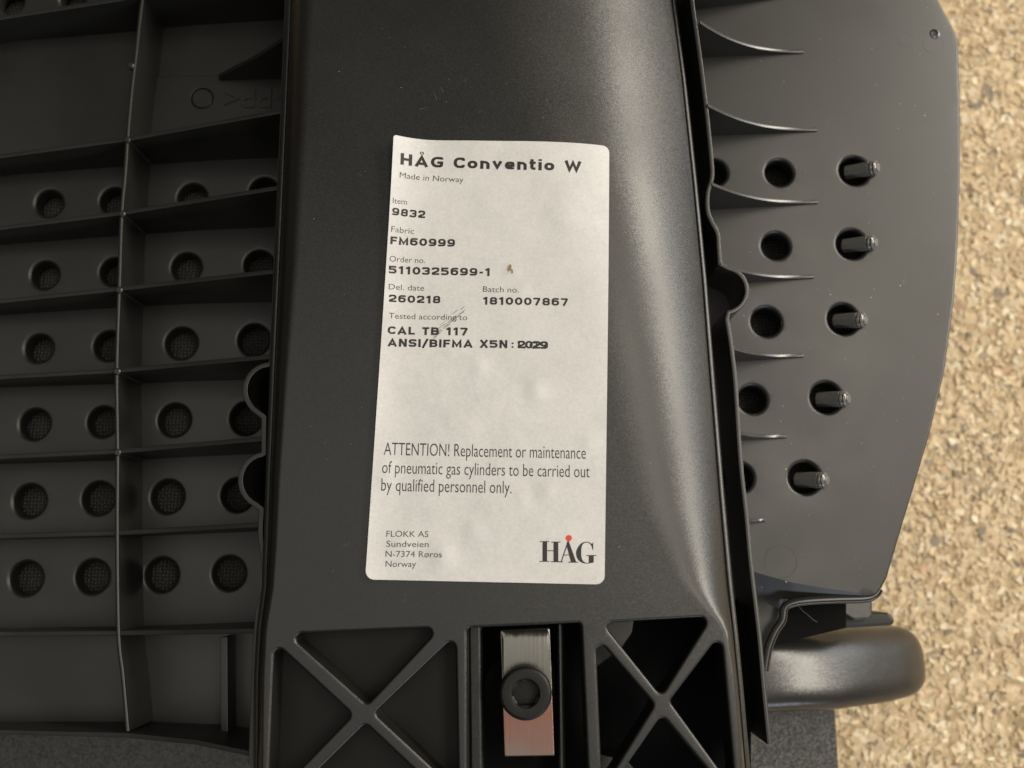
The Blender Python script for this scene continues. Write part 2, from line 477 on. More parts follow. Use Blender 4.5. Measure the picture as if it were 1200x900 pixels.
def circ(px, py, r, z, n=26, asp=1.0):
    c = P(px, py, z); s = (CPOS[2] - z) / FPX * 1.01
    return [(c[0] + r * s * math.cos(2*math.pi*i/n), c[1] + r * s * asp * math.sin(2*math.pi*i/n)) for i in range(n)]
left_holes = [(57,238,16),(133,235,16),(225,231,17),(309,224,17),(52,322,16),(133,318,16),(218,313,17),(303,310,17),
              (45,408,16),(127,405,17),(212,402,18),(297,398,18),(40,497,17),(120,494,17),(204,492,18),(288,490,18),
              (34,587,18),(115,584,18),(196,582,18),(278,580,18),(30,678,18),(108,676,18),(189,674,18),(268,672,18),
              (12,2,16),(85,-2,16),(-25,240,16),(-30,323,16),(-36,410,16),(-42,499,16),(-48,589,16),(-52,680,16)]
right_in = [(913,202,16.5),(909,288,16.5),(898,377,17.5),(882,468,16.5),(866,560,16.5),(836,202,16.5)]
right_out = [(1001,200,18),(998,286,18),(988,374,18),(968,466,18),(943,560,18)]
def zat(px, py):
    z = ZR
    for _ in range(4): z = zshell(*P(px, py, z))
    return z
holes = [circ(a, b, r, ZB) for a, b, r in left_holes] + [circ(a, b, r, zat(a, b)) for a, b, r in right_in + right_out]
wedge = [(x, lerp(x, dx_, dy_) - d) for x in np.arange(67, 116, 1.0) for d in (0, .15, 2.5, 5)]
mb = MB(); mb.plate(outer, holes, zshell, extra=wedge, thick=5.5, bevel=.9, hbevel=1.25, grid=5, hthick=4.5)
shell = part(mb.build('seat_shell', M_shell))

# lining seen through the holes and the black pad behind the shell
mb = MB(); mb.plate([(q[0], q[1]) for q in PP([(-240, -80), (1040, -80), (1085, 60), (1085, 300), (1040, 500), (985, 660), (985, 726), (890, 745), (870, 850), (-240, 850)], -44)], [], -45.0, thick=6, bevel=1.5, close=True)
lining = part(mb.build('seat_cushion', M_fabric))

# --- ribs of the left half
def rib_h(px): return lerp(px, [-260, 0, 140, 200, 325], [9, 12, 16.5, 20, 29])
def hrib(tops, zb=ZB, t=1.35):
    pts = []
    for (x0, y0), (x1, y1) in zip(tops[:-1], tops[1:]):
        for k in range(6):
            pts.append((x0 + (x1 - x0) * k / 6, y0 + (y1 - y0) * k / 6))
    pts.append(tops[-1])
    path = []; zt = []
    for x, y in pts:
        h = rib_h(x); path.append(P(x, y, zb + h)); zt.append(zb + h)
    m = MB(); m.wall(path, zt, zb - .3, t); return m
ribs = [[(-260, 62), (0, 21), (140, -1), (170, -9), (335, -48)],
        [(-260, 216), (0, 183), (148, 163), (330, 130)],
        [(-260, 294), (0, 267), (142, 249.5), (325, 220)],
        [(-260, 374), (0, 353), (139, 338.5), (321, 318)],
        [(-260, 455), (0, 442), (136, 434.5), (316, 418)],
        [(-260, 542), (0, 535.5), (137, 529), (312, 514)],
        [(-260, 632), (0, 628.5), (137, 624.5), (308, 615)],
        [(-260, 743), (0, 743), (139, 742), (301, 739)],
        [(-260, 856), (0, 858), (150, 862), (230, 870), (296, 884)]]
for r in ribs: sub(hrib(r).build('rib', M_shell), shell)
# the long upright rib across them
vt = [(176, -60), (166, 0), (159, 62), (153, 113), (149, 160), (146, 205), (142, 250), (139, 339), (136, 435), (137, 529), (136.5, 625), (138, 742), (143, 790), (149, 857)]
path = []; zt = []
for x, y in spline(vt, 4):
    h = 16.7; path.append(P(x, y, ZB + h)); zt.append(ZB + h)
mb = MB(); mb.wall(path, zt, ZB - .3, 1.3, .55); sub(mb.build('rib', M_rib), shell)
# the low upright rib in the bottom row
mb = MB(); mb.wall([P(262, 747, ZB + 8), P(263, 874, ZB + 8)], ZB + 8, ZB - .3, 2.0); sub(mb.build('rib', M_shell), shell)
# little round posts where ribs cross
for (x, y) in ((142.5, 250), (139, 339.5), (136.5, 435), (137, 530), (153, 76), (149, 163)):
    m = MB(); c = P(x, y, ZB + 17.3); m.lathe([(1.0, -17.5), (1.0, -.3), (.7, 0)], (c[0], c[1], ZB + 17.3), 12)
    sub(m.build('rib_post', M_shell), shell)
# raised shelf with the recycling mark and the black gap in the upper cell
mb = MB(); mb.plate(roundpoly(PP([(170, 90), (345, 86), (345, 175), (168, 190)], ZB + 1.2), 1), [circ(237, 115, 14, ZB + 1.2)], ZB + 1.2, thick=1.4, bevel=.25)
shelf = sub(mb.build('raised_panel', M_shell), shell)
mb = MB(); c = P(237, 115, ZB + .9); mb.lathe([(3.3, -.8), (3.3, -.25), (3.0, 0)], (c[0], c[1], ZB + .9), 28); sub(mb.build('date_disc', M_shell), shell)
# a slanting web next to the beam
mb = MB(); a = P(256, 89, ZB + 2); b = P(336, 42, ZB + 22)
mb.wall([P(256, 89, ZB + 3), P(300, 66, ZB + 14), P(340, 40, ZB + 26)], [ZB + 3, ZB + 14, ZB + 26], ZB, 1.3); sub(mb.build('rib', M_shell), shell)

# --- rim walls beside the beam
ZRIM = -15.0
rr = [(806, -60), (811, 0), (820, 65), (828, 130), (833.5, 184), (834.5, 207), (829.5, 226), (829.5, 246), (834, 259), (841, 273), (842.5, 290), (844, 309)]
rr = spline(rr, 4)
cx, cy, cr = 849.5, 340, 26
arc = [(cx + cr * math.cos(math.radians(a)), cy + cr * math.sin(math.radians(a))) for a in range(-80, 81, 10)]
r2 = spline([(852, 374), (857, 405), (862, 450), (868, 540), (875, 605), (880, 660), (890, 745), (895, 802), (902, 872)], 4)
rim_path = rr + arc + r2
mb = MB(); mb.wall(PP(rim_path, ZRIM), ZRIM, ZR - 2, 1.25, .3); rim = sub(mb.build('rim_wall', M_edge), shell)
lr = spline([(338.5, -60), (336, 0), (332, 100), (327.7, 210), (322.3, 330), (318, 424)], 4)
a1 = [(317 + 30 * math.cos(math.radians(a)), 457 - 30 * math.sin(math.radians(a))) for a in range(95, 251, 12)]
a2 = [(312.5 + 31 * math.cos(math.radians(a)), 563 - 31 * math.sin(math.radians(a))) for a in range(100, 256, 12)]
lr2 = [(309, 489), (309, 531)]
lr3 = spline([(306.5, 597), (305, 625), (308, 652), (311, 688), (303, 710), (299, 760), (296, 830), (294, 895)], 3)
mb = MB(); mb.wall(PP(lr + a1 + lr2 + a2 + lr3, -9), -9, ZB, 1.4, .3); sub(mb.build('rim_wall', M_shell), shell)

# --- gussets of the right half
gus = [((799, 12), (930, -6), 19), ((806, 66), (941, 61), 19.5), ((814, 158), (957, 152.5), 19.8), ((819, 244.5), (958, 237), 19.5), ((828, 332.5), (953, 324.5), 19.5),
       ((839, 423), (941, 417), 19), ((847, 515.5), (921, 511.5), 18), ((858, 613), (896, 609.5), 15)]
for (a, b, h) in gus:
    n = 14; path = []; zt = []; zb = []
    for k in range(n + 1):
        s = k / n
        q = (a[0] + (b[0] - a[0]) * s, a[1] + (b[1] - a[1]) * s)
        z = zat(*q); w = P(q[0], q[1], z)
        path.append(w); zt.append(z + .7 + (h - .7) * (1 - s) ** 2.0); zb.append(z - .5)
    mb = MB(); mb.wall(path, zt, zb, 1.1, .3); sub(mb.build('gusset', M_gusset), shell)

# --- pins leaning out of the outer holes
tips = [(1030, 196), (1027.5, 284), (1015.5, 375), (995.5, 467.5), (970.5, 563)]
for (hx, hy, _), (tx, ty) in zip(right_out, tips):
    z0 = zat(hx, hy); a = np.array([*P(hx - 9, hy + 2, z0 - 4.2), z0 - 4.2]); b = np.array([*P(tx, ty, z0 + 2.1), z0 + 2.1])
    d = b - a; Lg = float(np.linalg.norm(d))
    m = MB(); m.lathe([(2.2, 0), (2.4, Lg - 2.75), (2.25, Lg - 2.62), (2.05, Lg - 2.55)], a, 8, axis=d)
    pin = part(m.build('pin', M_pin, smooth=20))
    m = MB(); m.lathe([(2.05, Lg - 2.6), (2.05, Lg - 2.5), (2.3, Lg - 2.4), (2.4, Lg - 1.95), (2.1, Lg - 1.6), (1.95, Lg - 1.45), (2.2, Lg - 1.25), (2.3, Lg - .95), (1.95, Lg - .6), (1.5, Lg - .4), (1.5, Lg - .25), (1.1, Lg)], a, 16, axis=d)
    sub(m.build('pin_tip', M_tip, smooth=60), pin)

# --- rolled bead along the lower edge of the right half, and mould marks
bead = [(1031, 690), (1026, 697), (1014, 701.5), (980, 702.5), (945, 704.5), (926, 708), (919.5, 714), (917.5, 727), (909, 740), (901, 760), (896.5, 786)]
bp_ = [(*P(x, y, ZR - 1.6), ZR - 2.2) for x, y in spline(bead, 5)]
mb = MB(); mb.tube(bp_, 1.25, 12); sub(mb.build('edge_bead', M_bead), shell)
for (x, y, r) in ((1062, 46, 10), (1094, 52, 14), (1084, 33, 6), (915, 658, 19)):
    z = zat(x, y); c = P(x, y, z); s = (CPOS[2] - z) / FPX
    m = MB(); e_ = .5; nrm_ = (-(zshell(c[0] + e_, c[1]) - zshell(c[0] - e_, c[1])) / (2 * e_), -(zshell(c[0], c[1] + e_) - zshell(c[0], c[1] - e_)) / (2 * e_), 1)
    m.lathe([(r * s, -.3), (r * s, .02), (r * s - .1, .045), (r * s - .2, .015), (r * s - .25, -.3)], (c[0], c[1], z), 30, axis=nrm_)
    sub(m.build('mould_mark', M_shell), shell)
z = zat(1095, 40); c = P(1095, 40, z)
mb = MB(); mb.lathe([(2.0, -.5), (1.7, .15), (1.2, .3), (.9, -.2), (.3, .2)], (c[0], c[1], z), 9); sub(mb.build('sprue_mark', M_edge, smooth=15), shell)

# --- the beam with its cast frame at the lower end
Le = PP([(344, -70), (341, 0), (335.5, 130), (328, 300), (322, 430), (317, 560), (314.5, 640), (313, 690), (307, 735), (304, 790), (302, 990)], -6)
Lf = PP([(372, -70), (368, 0), (362, 130), (352, 300), (340, 430), (330, 560), (326, 640), (322, 690), (314, 735), (311, 790), (308, 990)], 0)
Re = PP([(782, -70), (787, 0), (799, 93), (812, 215), (823, 330), (830, 420), (843, 580), (852, 680), (859, 745), (866, 820), (880, 990)], -14)
Re = [P(px, py, -d) for (px, py), d in zip([(782, -70), (787, 0), (799, 93), (812, 215), (823, 330), (830, 420), (843, 580), (852, 680), (859, 745), (866, 820), (880, 990)],
      [19.5, 18.5, 17.5, 16, 14, 12, 9.4, 7.8, 7.2, 7, 7])]
REDROP = [19.5, 18.5, 17.5, 16, 14, 12, 9.4, 7.8, 7.2, 7, 7]
Rf = PP([(530, -70), (545, 0), (575, 93), (632, 215), (676, 330), (700, 420), (742, 580), (792, 680), (846, 735), (857, 800), (872, 990)], 0)
ys = np.linspace(Le[-1][1] + 2, Le[0][1] - 2, 90)
def ex(path, y):
    a = np.array(path)[::-1]; return float(np.interp(y, a[:, 1], a[:, 0]))
lf = [(ex(Lf, y), y) for y in ys]; rf = [(ex(Rf, y), y) for y in ys]
def tri(p, r=1.3, z=0): return roundpoly(PP(p, z), r, 5)
pockets = [tri([(337, 743), (515, 735.5), (430, 826)]), tri([(321.5, 753), (413, 838), (314, 940)]), tri([(533.5, 745), (438, 836), (537, 928)]), tri([(428, 848), (335, 940), (525, 940)]),
           tri([(706, 730), (833, 723), (775, 816)]), tri([(698.5, 746), (767, 826), (706, 925)]), tri([(845, 743), (785, 822), (862, 928)]), tri([(776, 838), (712, 930), (852, 930)]),
           tri([(547.5, 736), (681, 730), (692, 975), (548, 975)], .9)]
mb = MB()
mb.plate(lf + rf[::-1], pockets, 0.0, thick=0, bevel=0, hbevel=.75, grid=0, hthick=9.0)
def shoulder(flat, edge, drop, pw, sgn, n=22):
    rows = []
    for (x, y) in flat:
        if sgn > 0: drop = float(np.interp(y, [q[1] for q in Re[::-1]], REDROP[::-1]))
        e = ex(edge, y); r = []
        for k in range(n + 1):
            s = k / n; r.append((x + (e - x) * s, y, -drop * s ** pw))
        for dxx, dz in ((.1, .22), (.35, .36), (.75, .30), (1.15, .05), (1.45, -.4), (1.6, -1.0), (1.65, -4), (1.65, -16)):
            r.append((e + sgn * dxx, y, -drop + dz))
        rows.append(r)
    m = len(rows[0]); vs = [v for r in rows for v in r]; fs = []
    for i in range(len(rows) - 1):
        for k in range(m - 1):
            f = (i*m + k, i*m + k + 1, (i+1)*m + k + 1, (i+1)*m + k)
            fs.append(f if sgn > 0 else f[::-1])
    mb.add(vs, fs)
shoulder(rf, Re, 14, 2.5, 1, 34)
shoulder(lf, Le, 6, 2.2, -1, 12)
beam = part(mb.build('support_beam', M_beam))
# floors of the recesses
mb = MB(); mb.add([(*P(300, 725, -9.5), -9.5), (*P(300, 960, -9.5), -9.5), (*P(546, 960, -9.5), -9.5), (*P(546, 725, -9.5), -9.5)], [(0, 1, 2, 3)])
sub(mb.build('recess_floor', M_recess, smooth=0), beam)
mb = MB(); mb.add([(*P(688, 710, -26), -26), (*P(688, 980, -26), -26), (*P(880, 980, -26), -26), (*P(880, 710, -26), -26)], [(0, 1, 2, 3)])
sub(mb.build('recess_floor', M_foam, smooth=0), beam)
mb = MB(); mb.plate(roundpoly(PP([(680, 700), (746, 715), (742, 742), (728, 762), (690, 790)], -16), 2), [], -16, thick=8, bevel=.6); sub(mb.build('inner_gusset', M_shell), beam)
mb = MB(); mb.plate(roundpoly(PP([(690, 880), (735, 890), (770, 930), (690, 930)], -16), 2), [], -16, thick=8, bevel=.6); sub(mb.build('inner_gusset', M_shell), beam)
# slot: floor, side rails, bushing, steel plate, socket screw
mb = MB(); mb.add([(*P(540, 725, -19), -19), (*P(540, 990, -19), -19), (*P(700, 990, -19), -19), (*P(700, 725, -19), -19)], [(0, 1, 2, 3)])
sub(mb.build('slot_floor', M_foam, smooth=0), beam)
for xs in ((546, 566), (652, 661)):
    mb = MB(); z = -9 if xs[0] > 600 else -12
    mb.plate(roundpoly(PP([(xs[0], 728), (xs[1], 728), (xs[1] + 3, 985), (xs[0] + 3, 985)], z), .8), [], z, thick=10, bevel=1.2); sub(mb.build('slot_rail', M_beam), beam)
c = P(614, 812, -6.5)
mb = MB(); mb.lathe([(10.2, -12), (10.2, -1), (9.6, -.3), (8.8, 0), (7.8, 0)], (c[0], c[1], -11.5), 40); part(mb.build('bushing', M_foam))
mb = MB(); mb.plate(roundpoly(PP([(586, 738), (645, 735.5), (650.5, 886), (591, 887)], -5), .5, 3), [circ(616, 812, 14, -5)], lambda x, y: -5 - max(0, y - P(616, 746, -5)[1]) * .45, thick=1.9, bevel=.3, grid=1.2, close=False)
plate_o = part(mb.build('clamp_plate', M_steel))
c = P(616, 813, 0.2); s = (CPOS[2]) / FPX
R = 29.5 * s
mb = MB(); n = 48
prof = [(R, -5), (R, -.9), (R - .15, -.45), (R - .5, -.12), (R - .9, 0), (3.75, 0), (3.5, -.12), (3.35, -.5)]
mb.lathe(prof, (c[0], c[1], 0.2), n); mb.f.pop(); mb.m.pop()
hexr = 3.35
ring = len(mb.v) - n
hv = []
for i in range(n):                      # the hexagonal socket
    a = 2 * math.pi * i / n; k = math.cos(math.pi / 6) / math.cos((a + math.pi/6) % (math.pi / 3) - math.pi / 6)
    hv.append((c[0] + hexr * k * math.sin(a), c[1] + hexr * k * math.cos(a)))
ax_ = np.array([(v[0], v[1]) for v in mb.v[ring:]])
hv = [hv[int(np.argmin([(q[0] - v[0])**2 + (q[1] - v[1])**2 for q in hv]))] for v in ax_]
mb.v += [(x, y, -.5) for x, y in hv]; mb.v += [(x, y, -3.6) for x, y in hv]
for i in range(n):
    j = (i + 1) % n
    mb.f.append((ring + i, ring + j, ring + n + j, ring + n + i)); mb.f.append((ring + n + i, ring + n + j, ring + 2*n + j, ring + 2*n + i))
mb.f.append(tuple(ring + 2*n + i for i in range(n))); mb.m += [0] * (2 * n + 1)
screw = part(mb.build('socket_screw', M_bolt, merge=False))

# --- parts behind the lower right corner
mb = MB(); rows = []; PX0 = P(835, 783, -60)[0]
pxs = [850 + 190 * k / 30 for k in range(30)] + [1040 + 34 * math.sin(math.pi / 2 * k / 16) for k in range(17)]
for px in pxs:
    zs = -58 - .0085 * max(0, P(px, 783, -70)[0] - PX0) ** 2; H_ = 12.0
    ty = np.interp(px, [850, 912, 1000, 1060, 1074], [746, 741, 734, 733, 735]); by = np.interp(px, [850, 960, 1020, 1070, 1074], [832, 828, 820, 808, 804])
    x, y0 = P(px, ty, zs - H_); y1 = P(px, by, zs - H_)[1]
    e = (1 - min(1, max(0, (px - 1040) / 34)) ** 2.6) ** (1 / 2.6) if px < 1073.9 else 0.001
    yc, hw = (y0 + y1) / 2, abs(y0 - y1) / 2
    r = []
    for k in range(33):
        a = math.pi * k / 32; c_, s_ = math.cos(a), math.sin(a)
        yy = math.copysign(abs(c_) ** .56, c_); zz = abs(s_) ** .56
        r.append((x, yc + hw * e * yy, zs - H_ + (H_ * zz - .20 * hw * yy) * e))
    rows.append([(x, r[0][1], zs - H_ - 12)] + r + [(x, r[-1][1], zs - H_ - 12)])
m_ = len(rows[0]); fs = [(i*m_ + k, i*m_ + k + 1, (i+1)*m_ + k + 1, (i+1)*m_ + k)[::-1] for i in range(len(rows) - 1) for k in range(m_ - 1)]
mb.add([v for r in rows for v in r], fs)
pad = part(mb.build('armrest_pad', M_pad))
mb = MB(); mb.plate(roundpoly(PP([(885, 722), (1000, 717), (1041, 718), (1049, 726), (1046, 733), (885, 742)], -58), 1.5), [], -57.5, thick=14, bevel=1, close=True)
sub(mb.build('armrest_lip', M_dark), pad)
mb = MB(); mb.plate(roundpoly(PP([(984, 680), (1022, 680), (1023, 727), (1000, 727), (984, 718)], -54), 1.5), [], -54, thick=10, bevel=.8, close=True)
part(mb.build('bracket', M_pad))
mb = MB(); mb.plate(PP([(900, 700), (992, 700), (992, 736), (890, 760)], -43.5), [], -43.5, thick=1.2, bevel=.3); part(mb.build('fabric_flap', M_foam))
mb = MB(); mb.plate(roundpoly(PP([(-260, 842), (860, 842), (880, 815), (978, 815), (987, 960), (-260, 960)], -100), 1), [], -100, thick=20, bevel=.8, close=True)
part(mb.build('back_cover', M_grain))

# --- the sticker
def zbeam(x, y):
    a = ex(Rf, y)
    if x <= a: return 0.0
    return -float(np.interp(y, [q[1] for q in Re[::-1]], REDROP[::-1])) * min(1, (x - a) / (ex(Re, y) - a)) ** 2.5
def PB(px, py):
    z = .2
    for _ in range(6): z = .2 + zbeam(*P(px, py, z))
    return P(px, py, z)
LC = [PB(463, 164), PB(714, 171.5), PB(708.5, 685), PB(428.5, 679)]
TL, TR, BR, BL = [np.array(q) for q in LC]
ev = (BL - TL) / np.linalg.norm(BL - TL); eu = np.array([-ev[1], ev[0]])
if eu @ (TR - TL) < 0: eu = -eu
bub = [(470, 640, 5, .25), (452, 560, 4, .2), (520, 650, 3.5, .25), (560, 430, 3, .15), (690, 520, 3, .15), (628, 458, 3.0, .22), (600, 316, 2.0, .12), (640, 575, 3.2, .18), (612, 585, 2.2, .10), (556, 622, 3, .15), (612, 340, 3, .10), (505, 640, 4, .14), (660, 250, 4, .08), (540, 500, 5, .08)]
bubw = [(*P(a, b, .15), r, h) for a, b, r, h in bub]
rs = [(rng.uniform(.05, .25), rng.uniform(0, 6.3), rng.uniform(0, 6.3)) for _ in range(8)]
def zlab(x, y):
    q = np.array((x, y)) - TL; u = float(q @ eu); v = float(q @ ev)
    z = .18 + zbeam(x, y)
    z += 2.6 * math.exp(-max(v, 0) / 17) * max(0, 1 - u / 13) ** 2
    z += .75 * max(0, 1 - u / 9) ** 2
    z += .35 * max(0, 1 - (113 - v) / 5) ** 2 * .3
    for bx, by, r, h in bubw:
        z += 1.9 * h * math.exp(-((x - bx) ** 2 + (y - by) ** 2) / (2 * (r * .55) ** 2))
    for f, a, p in rs:
        z += .012 * math.sin(f * 2 * (x * math.cos(a) + y * math.sin(a)) + p)
    return z
lo = roundpoly([tuple(TL), tuple(TR), tuple(BR), tuple(BL)], [.8, 1.9, 2.2, 2.2], 6)
# thin out long sides so that the curl bends the outline
dense = []
for i in range(len(lo)):
    a = np.array(lo[i]); b = np.array(lo[(i + 1) % len(lo)]); L_ = np.linalg.norm(b - a); k = max(1, int(L_ / 1.5))
    for j in range(k): dense.append(tuple(a + (b - a) * j / k))
mb = MB(); mb.plate(dense, [], zlab, thick=.12, bevel=0, grid=1.3)
label = part(mb.build('sticker', M_paper, smooth=60))

# lettering: a bold square stroke face for the printed data, the built-in face for the rest
T_ = .27
def glyph(ch):
    w = .92
    m = T_ / 2
    def box(x0, y0, x1, y1, r=.24): return ([(x0, y0, r), (x1, y0, r), (x1, y1, r), (x0, y1, r)], True)
    L, B, T, M = m, m, 1 - m, .5
    R = w - m
    s = []
    if ch in '0O': s = [box(L, B, R, T)]
    elif ch == '1': w = .62; s = [([(.40, 0), (.40, 1)], False), ([(.05, .72), (.36, .90)], False)]
    elif ch == '2': s = [([(L, .66), (L, T, .24), (R, T, .24), (R, .52, .18), (L + .03, .28, .12), (L, B, .02), (R + m, B)], False)]
    elif ch == '3': s = [([(L, .72), (L, T, .2), (R, T, .2), (R, M, .15), (.35, M)], False), ([(.35, M), (R, M, .15), (R, B, .22), (L, B, .22), (L, .28)], False)]
    elif ch == '4': s = [([(w * .62, 1), (L, .30), (w, .30)], False), ([(w * .66, .62), (w * .66, 0)], False)]
    elif ch == '5': s = [([(w - .06, T), (L, T), (L, .56), (R, .56, .2), (R, B, .22), (L, B, .2), (L, .26)], False)]
    elif ch == '6': s = [box(L, B, R, .58, .2), ([(L, .4), (L, T, .26), (R, T, .2), (R, .76)], False)]
    elif ch == '7': s = [([(0, T), (R - .02, T, .03), (w * .36, 0)], False)]
    elif ch == '8': s = [box(L + .02, M, R - .02, T, .2), box(L, B, R, M, .2)]
    elif ch == '9': s = [box(L, .42, R, T, .2), ([(R, .6), (R, B, .26), (L, B, .2), (L, .24)], False)]
    elif ch == '-': w = .5; s = [([(.05, .42), (.45, .42)], False)]
    elif ch == ':': w = .35; s = [([(.18, .05), (.18, .25)], False), ([(.18, .52), (.18, .72)], False)]
    elif ch == '/': w = .6; s = [([(.02, -.1), (.58, 1.05)], False)]
    elif ch == ' ': w = .42
    elif ch == 'H': s = [([(L, 0), (L, 1)], False), ([(R, 0), (R, 1)], False), ([(L, M), (R, M)], False)]
    elif ch in 'AÅ':
        w = 1.08; s = [([(.11, 0), (w / 2, .86), (w - .11, 0)], False), ([(.26, .27), (w - .26, .27)], False)]
        if ch == 'Å': s.append(('ring', w / 2, 1.22, .13))
    elif ch == 'G': w = 1.0; R = w - m; s = [([(R, .74), (R, T, .26), (L, T, .28), (L, B, .28), (R, B, .1), (R, .46), (.52, .46)], False)]
    elif ch == 'C': s = [([(R, .68), (R, T, .26), (L, T, .28), (L, B, .28), (R, B, .26), (R, .32)], False)]
    elif ch == 'o': w = .82; R = w - m; s = [box(L, B, R, .74 - m, .24)]
    elif ch == 'n': w = .78; R = w - m; s = [([(L, 0), (L, .74)], False), ([(L, .5), (L, .74 - m, .2), (R, .74 - m, .24), (R, 0)], False)]
    elif ch == 'v': w = .80; s = [([(.10, .74), (w / 2, .16), (w - .10, .74)], False)]
    elif ch == 'e': w = .80; R = w - m; s = [([(L, .36), (R, .36), (R, .74 - m, .22), (L, .74 - m, .24), (L, B, .24), (R, B, .16), (R, .2)], False)]
    elif ch == 't': w = .52; s = [([(.2, .98), (.2, B, .14), (.5, B)], False), ([(0, .66), (.5, .66)], False)]
    elif ch == 'i': w = .26; s = [([(.13, 0), (.13, .74)], False), ([(.13, .84), (.13, 1)], False)]
    elif ch == 'W': w = 1.35; s = [([(.10, 1), (.39, .16), (w / 2, .84), (w - .39, .16), (w - .10, 1)], False)]
    elif ch == 'F': w = .80; s = [([(L, 0), (L, T), (w, T)], False), ([(L, .48), (w - .08, .48)], False)]
    elif ch == 'M': w = 1.12; R = w - m; s = [([(L, 0), (L + .02, .84), (w / 2, .2), (R - .02, .84), (R, 0)], False)]
    elif ch == 'N': s = [([(L, 0), (L, 1)], False), ([(L, .98), (R, .02)], False), ([(R, 0), (R, 1)], False)]
    elif ch == 'S': s = [([(R, .72), (R, T, .2), (L, T, .22), (L, .52, .2), (R, .48, .2), (R, B, .22), (L, B, .2), (L, .28)], False)]
    elif ch == 'I': w = .26; s = [([(.13, 0), (.13, 1)], False)]
    elif ch == 'B': s = [box(L, B, R, M, .16), box(L, M, R - .03, T, .16), ([(L, 0), (L, 1)], False)]
    elif ch == 'X': s = [([(.08, 0), (w - .08, 1)], False), ([(.08, 1), (w - .08, 0)], False)]
    elif ch == 'L': w = .76; s = [([(L, 1), (L, B), (w, B)], False)]
    elif ch == 'T': w = .82; s = [([(0, T), (w, T)], False), ([(w / 2, T), (w / 2, 0)], False)]
    return w, s

def stroke_quads(pts, closed, th):
    p = [(q[0], q[1]) for q in pts]; r = [q[2] if len(q) > 2 else 0 for q in pts]
    path = np.array(roundpoly(p, [q * 1.4 for q in r], 6, closed))
    n = len(path)
    e = np.diff(np.vstack([path, path[:1]]), axis=0)
    ln = np.linalg.norm(e, axis=1)
    if closed: keep = ln > 1e-6
    else: keep = np.append(ln[:-1] > 1e-6, True)
    path = path[keep]; n = len(path)
    e = np.diff(np.vstack([path, path[:1]]), axis=0); e /= np.linalg.norm(e, axis=1)[:, None] + 1e-12
    nn = np.stack([-e[:, 1], e[:, 0]], 1)
    if closed: vn = nn + np.roll(nn, 1, 0)
    else:
        vn = np.zeros((n, 2)); vn[:-1] += nn[:-1]; vn[1:] += nn[:-1]
    vn /= np.linalg.norm(vn, axis=1)[:, None] + 1e-12
    d = np.array([np.clip(vn[i] @ (nn[i] if (closed or i < n - 1) else nn[i-1]), .38, 1) for i in range(n)])
    vn /= d[:, None]
    # thick stems, thinner bars: scale the offset by direction
    off = vn * th / 2
    off[:, 1] *= .80
    vs = [tuple(path[i] + off[i]) for i in range(n)] + [tuple(path[i] - off[i]) for i in range(n)]
    fs = [(i, n + i, n + (i + 1) % n, (i + 1) % n) for i in range(n if closed else n - 1)]
    return vs, fs

def place(verts, faces, A, B, width, capn, cap_px, material, name='printed_text', slant=0):
    """lay flat lettering (natural units) along the line A-B (photo pixels) on the sticker"""
    a = np.array(PB(*A)); b = np.array(PB(*B)); d = b - a; L = np.linalg.norm(d); d /= L
    nrm = np.array([-d[1], d[0]])
    sy = cap_px * (CPOS[2] / FPX) / capn * 1.0; sx = L / width
    me = MB(); vs = []
    for x, y, k in verts:
        q = a + d * (x * sx) + nrm * (y * sy)
        vs.append((q[0], q[1], zlab(q[0], q[1]) + .03 + k * .004))
    fs = []
    for f in faces:
        fs.append(f if area2([(vs[i][0], vs[i][1]) for i in f]) > 0 else f[::-1])
    me.add(vs, fs)
    return sub(me.build(name, material, smooth=0, merge=False), label)

def bold(text, A, B, cap, th=None, mat_=None, gap=.22):
    x = 0; V = []; F = []; k = 0
    for ch in text:
        w, st = glyph(ch)
        for s in st:
            if s[0] == 'ring':
                _, cx_, cy_, r_ = s
                pts = [(cx_ + r_ * math.cos(t * math.pi / 7), cy_ + r_ * .8 * math.sin(t * math.pi / 7)) for t in range(14)]
                vs, fs = stroke_quads(pts, True, .08)
            else:
                vs, fs = stroke_quads(s[0], s[1], th or T_)
            o = len(V); V += [(vx + x, vy, k % 7) for vx, vy in vs]; F += [tuple(i + o for i in f) for f in fs]; k += 1
        x += w + gap
    return place(V, F, A, B, x - gap, 1.0, cap, mat_ or M_ink)

def plain(text, A, B, cap, material, weight=0.0):
    cu = bpy.data.curves.new('text', 'FONT'); cu.body = text; cu.size = 1; cu.offset = weight; cu.resolution_u = 3
    o = bpy.data.objects.new('text', cu); COL.objects.link(o)
    dg = bpy.context.evaluated_depsgraph_get(); me = bpy.data.meshes.new_from_object(o.evaluated_get(dg))
    vs = [(v.co.x, v.co.y) for v in me.vertices]; fs = [tuple(p.vertices) for p in me.polygons]
    bpy.data.objects.remove(o); bpy.data.meshes.remove(me)
    x0 = min(v[0] for v in vs); x1 = max(v[0] for v in vs)
    return place([(x - x0, y, 0) for x, y in vs], fs, A, B, x1 - x0, .72, cap, material)

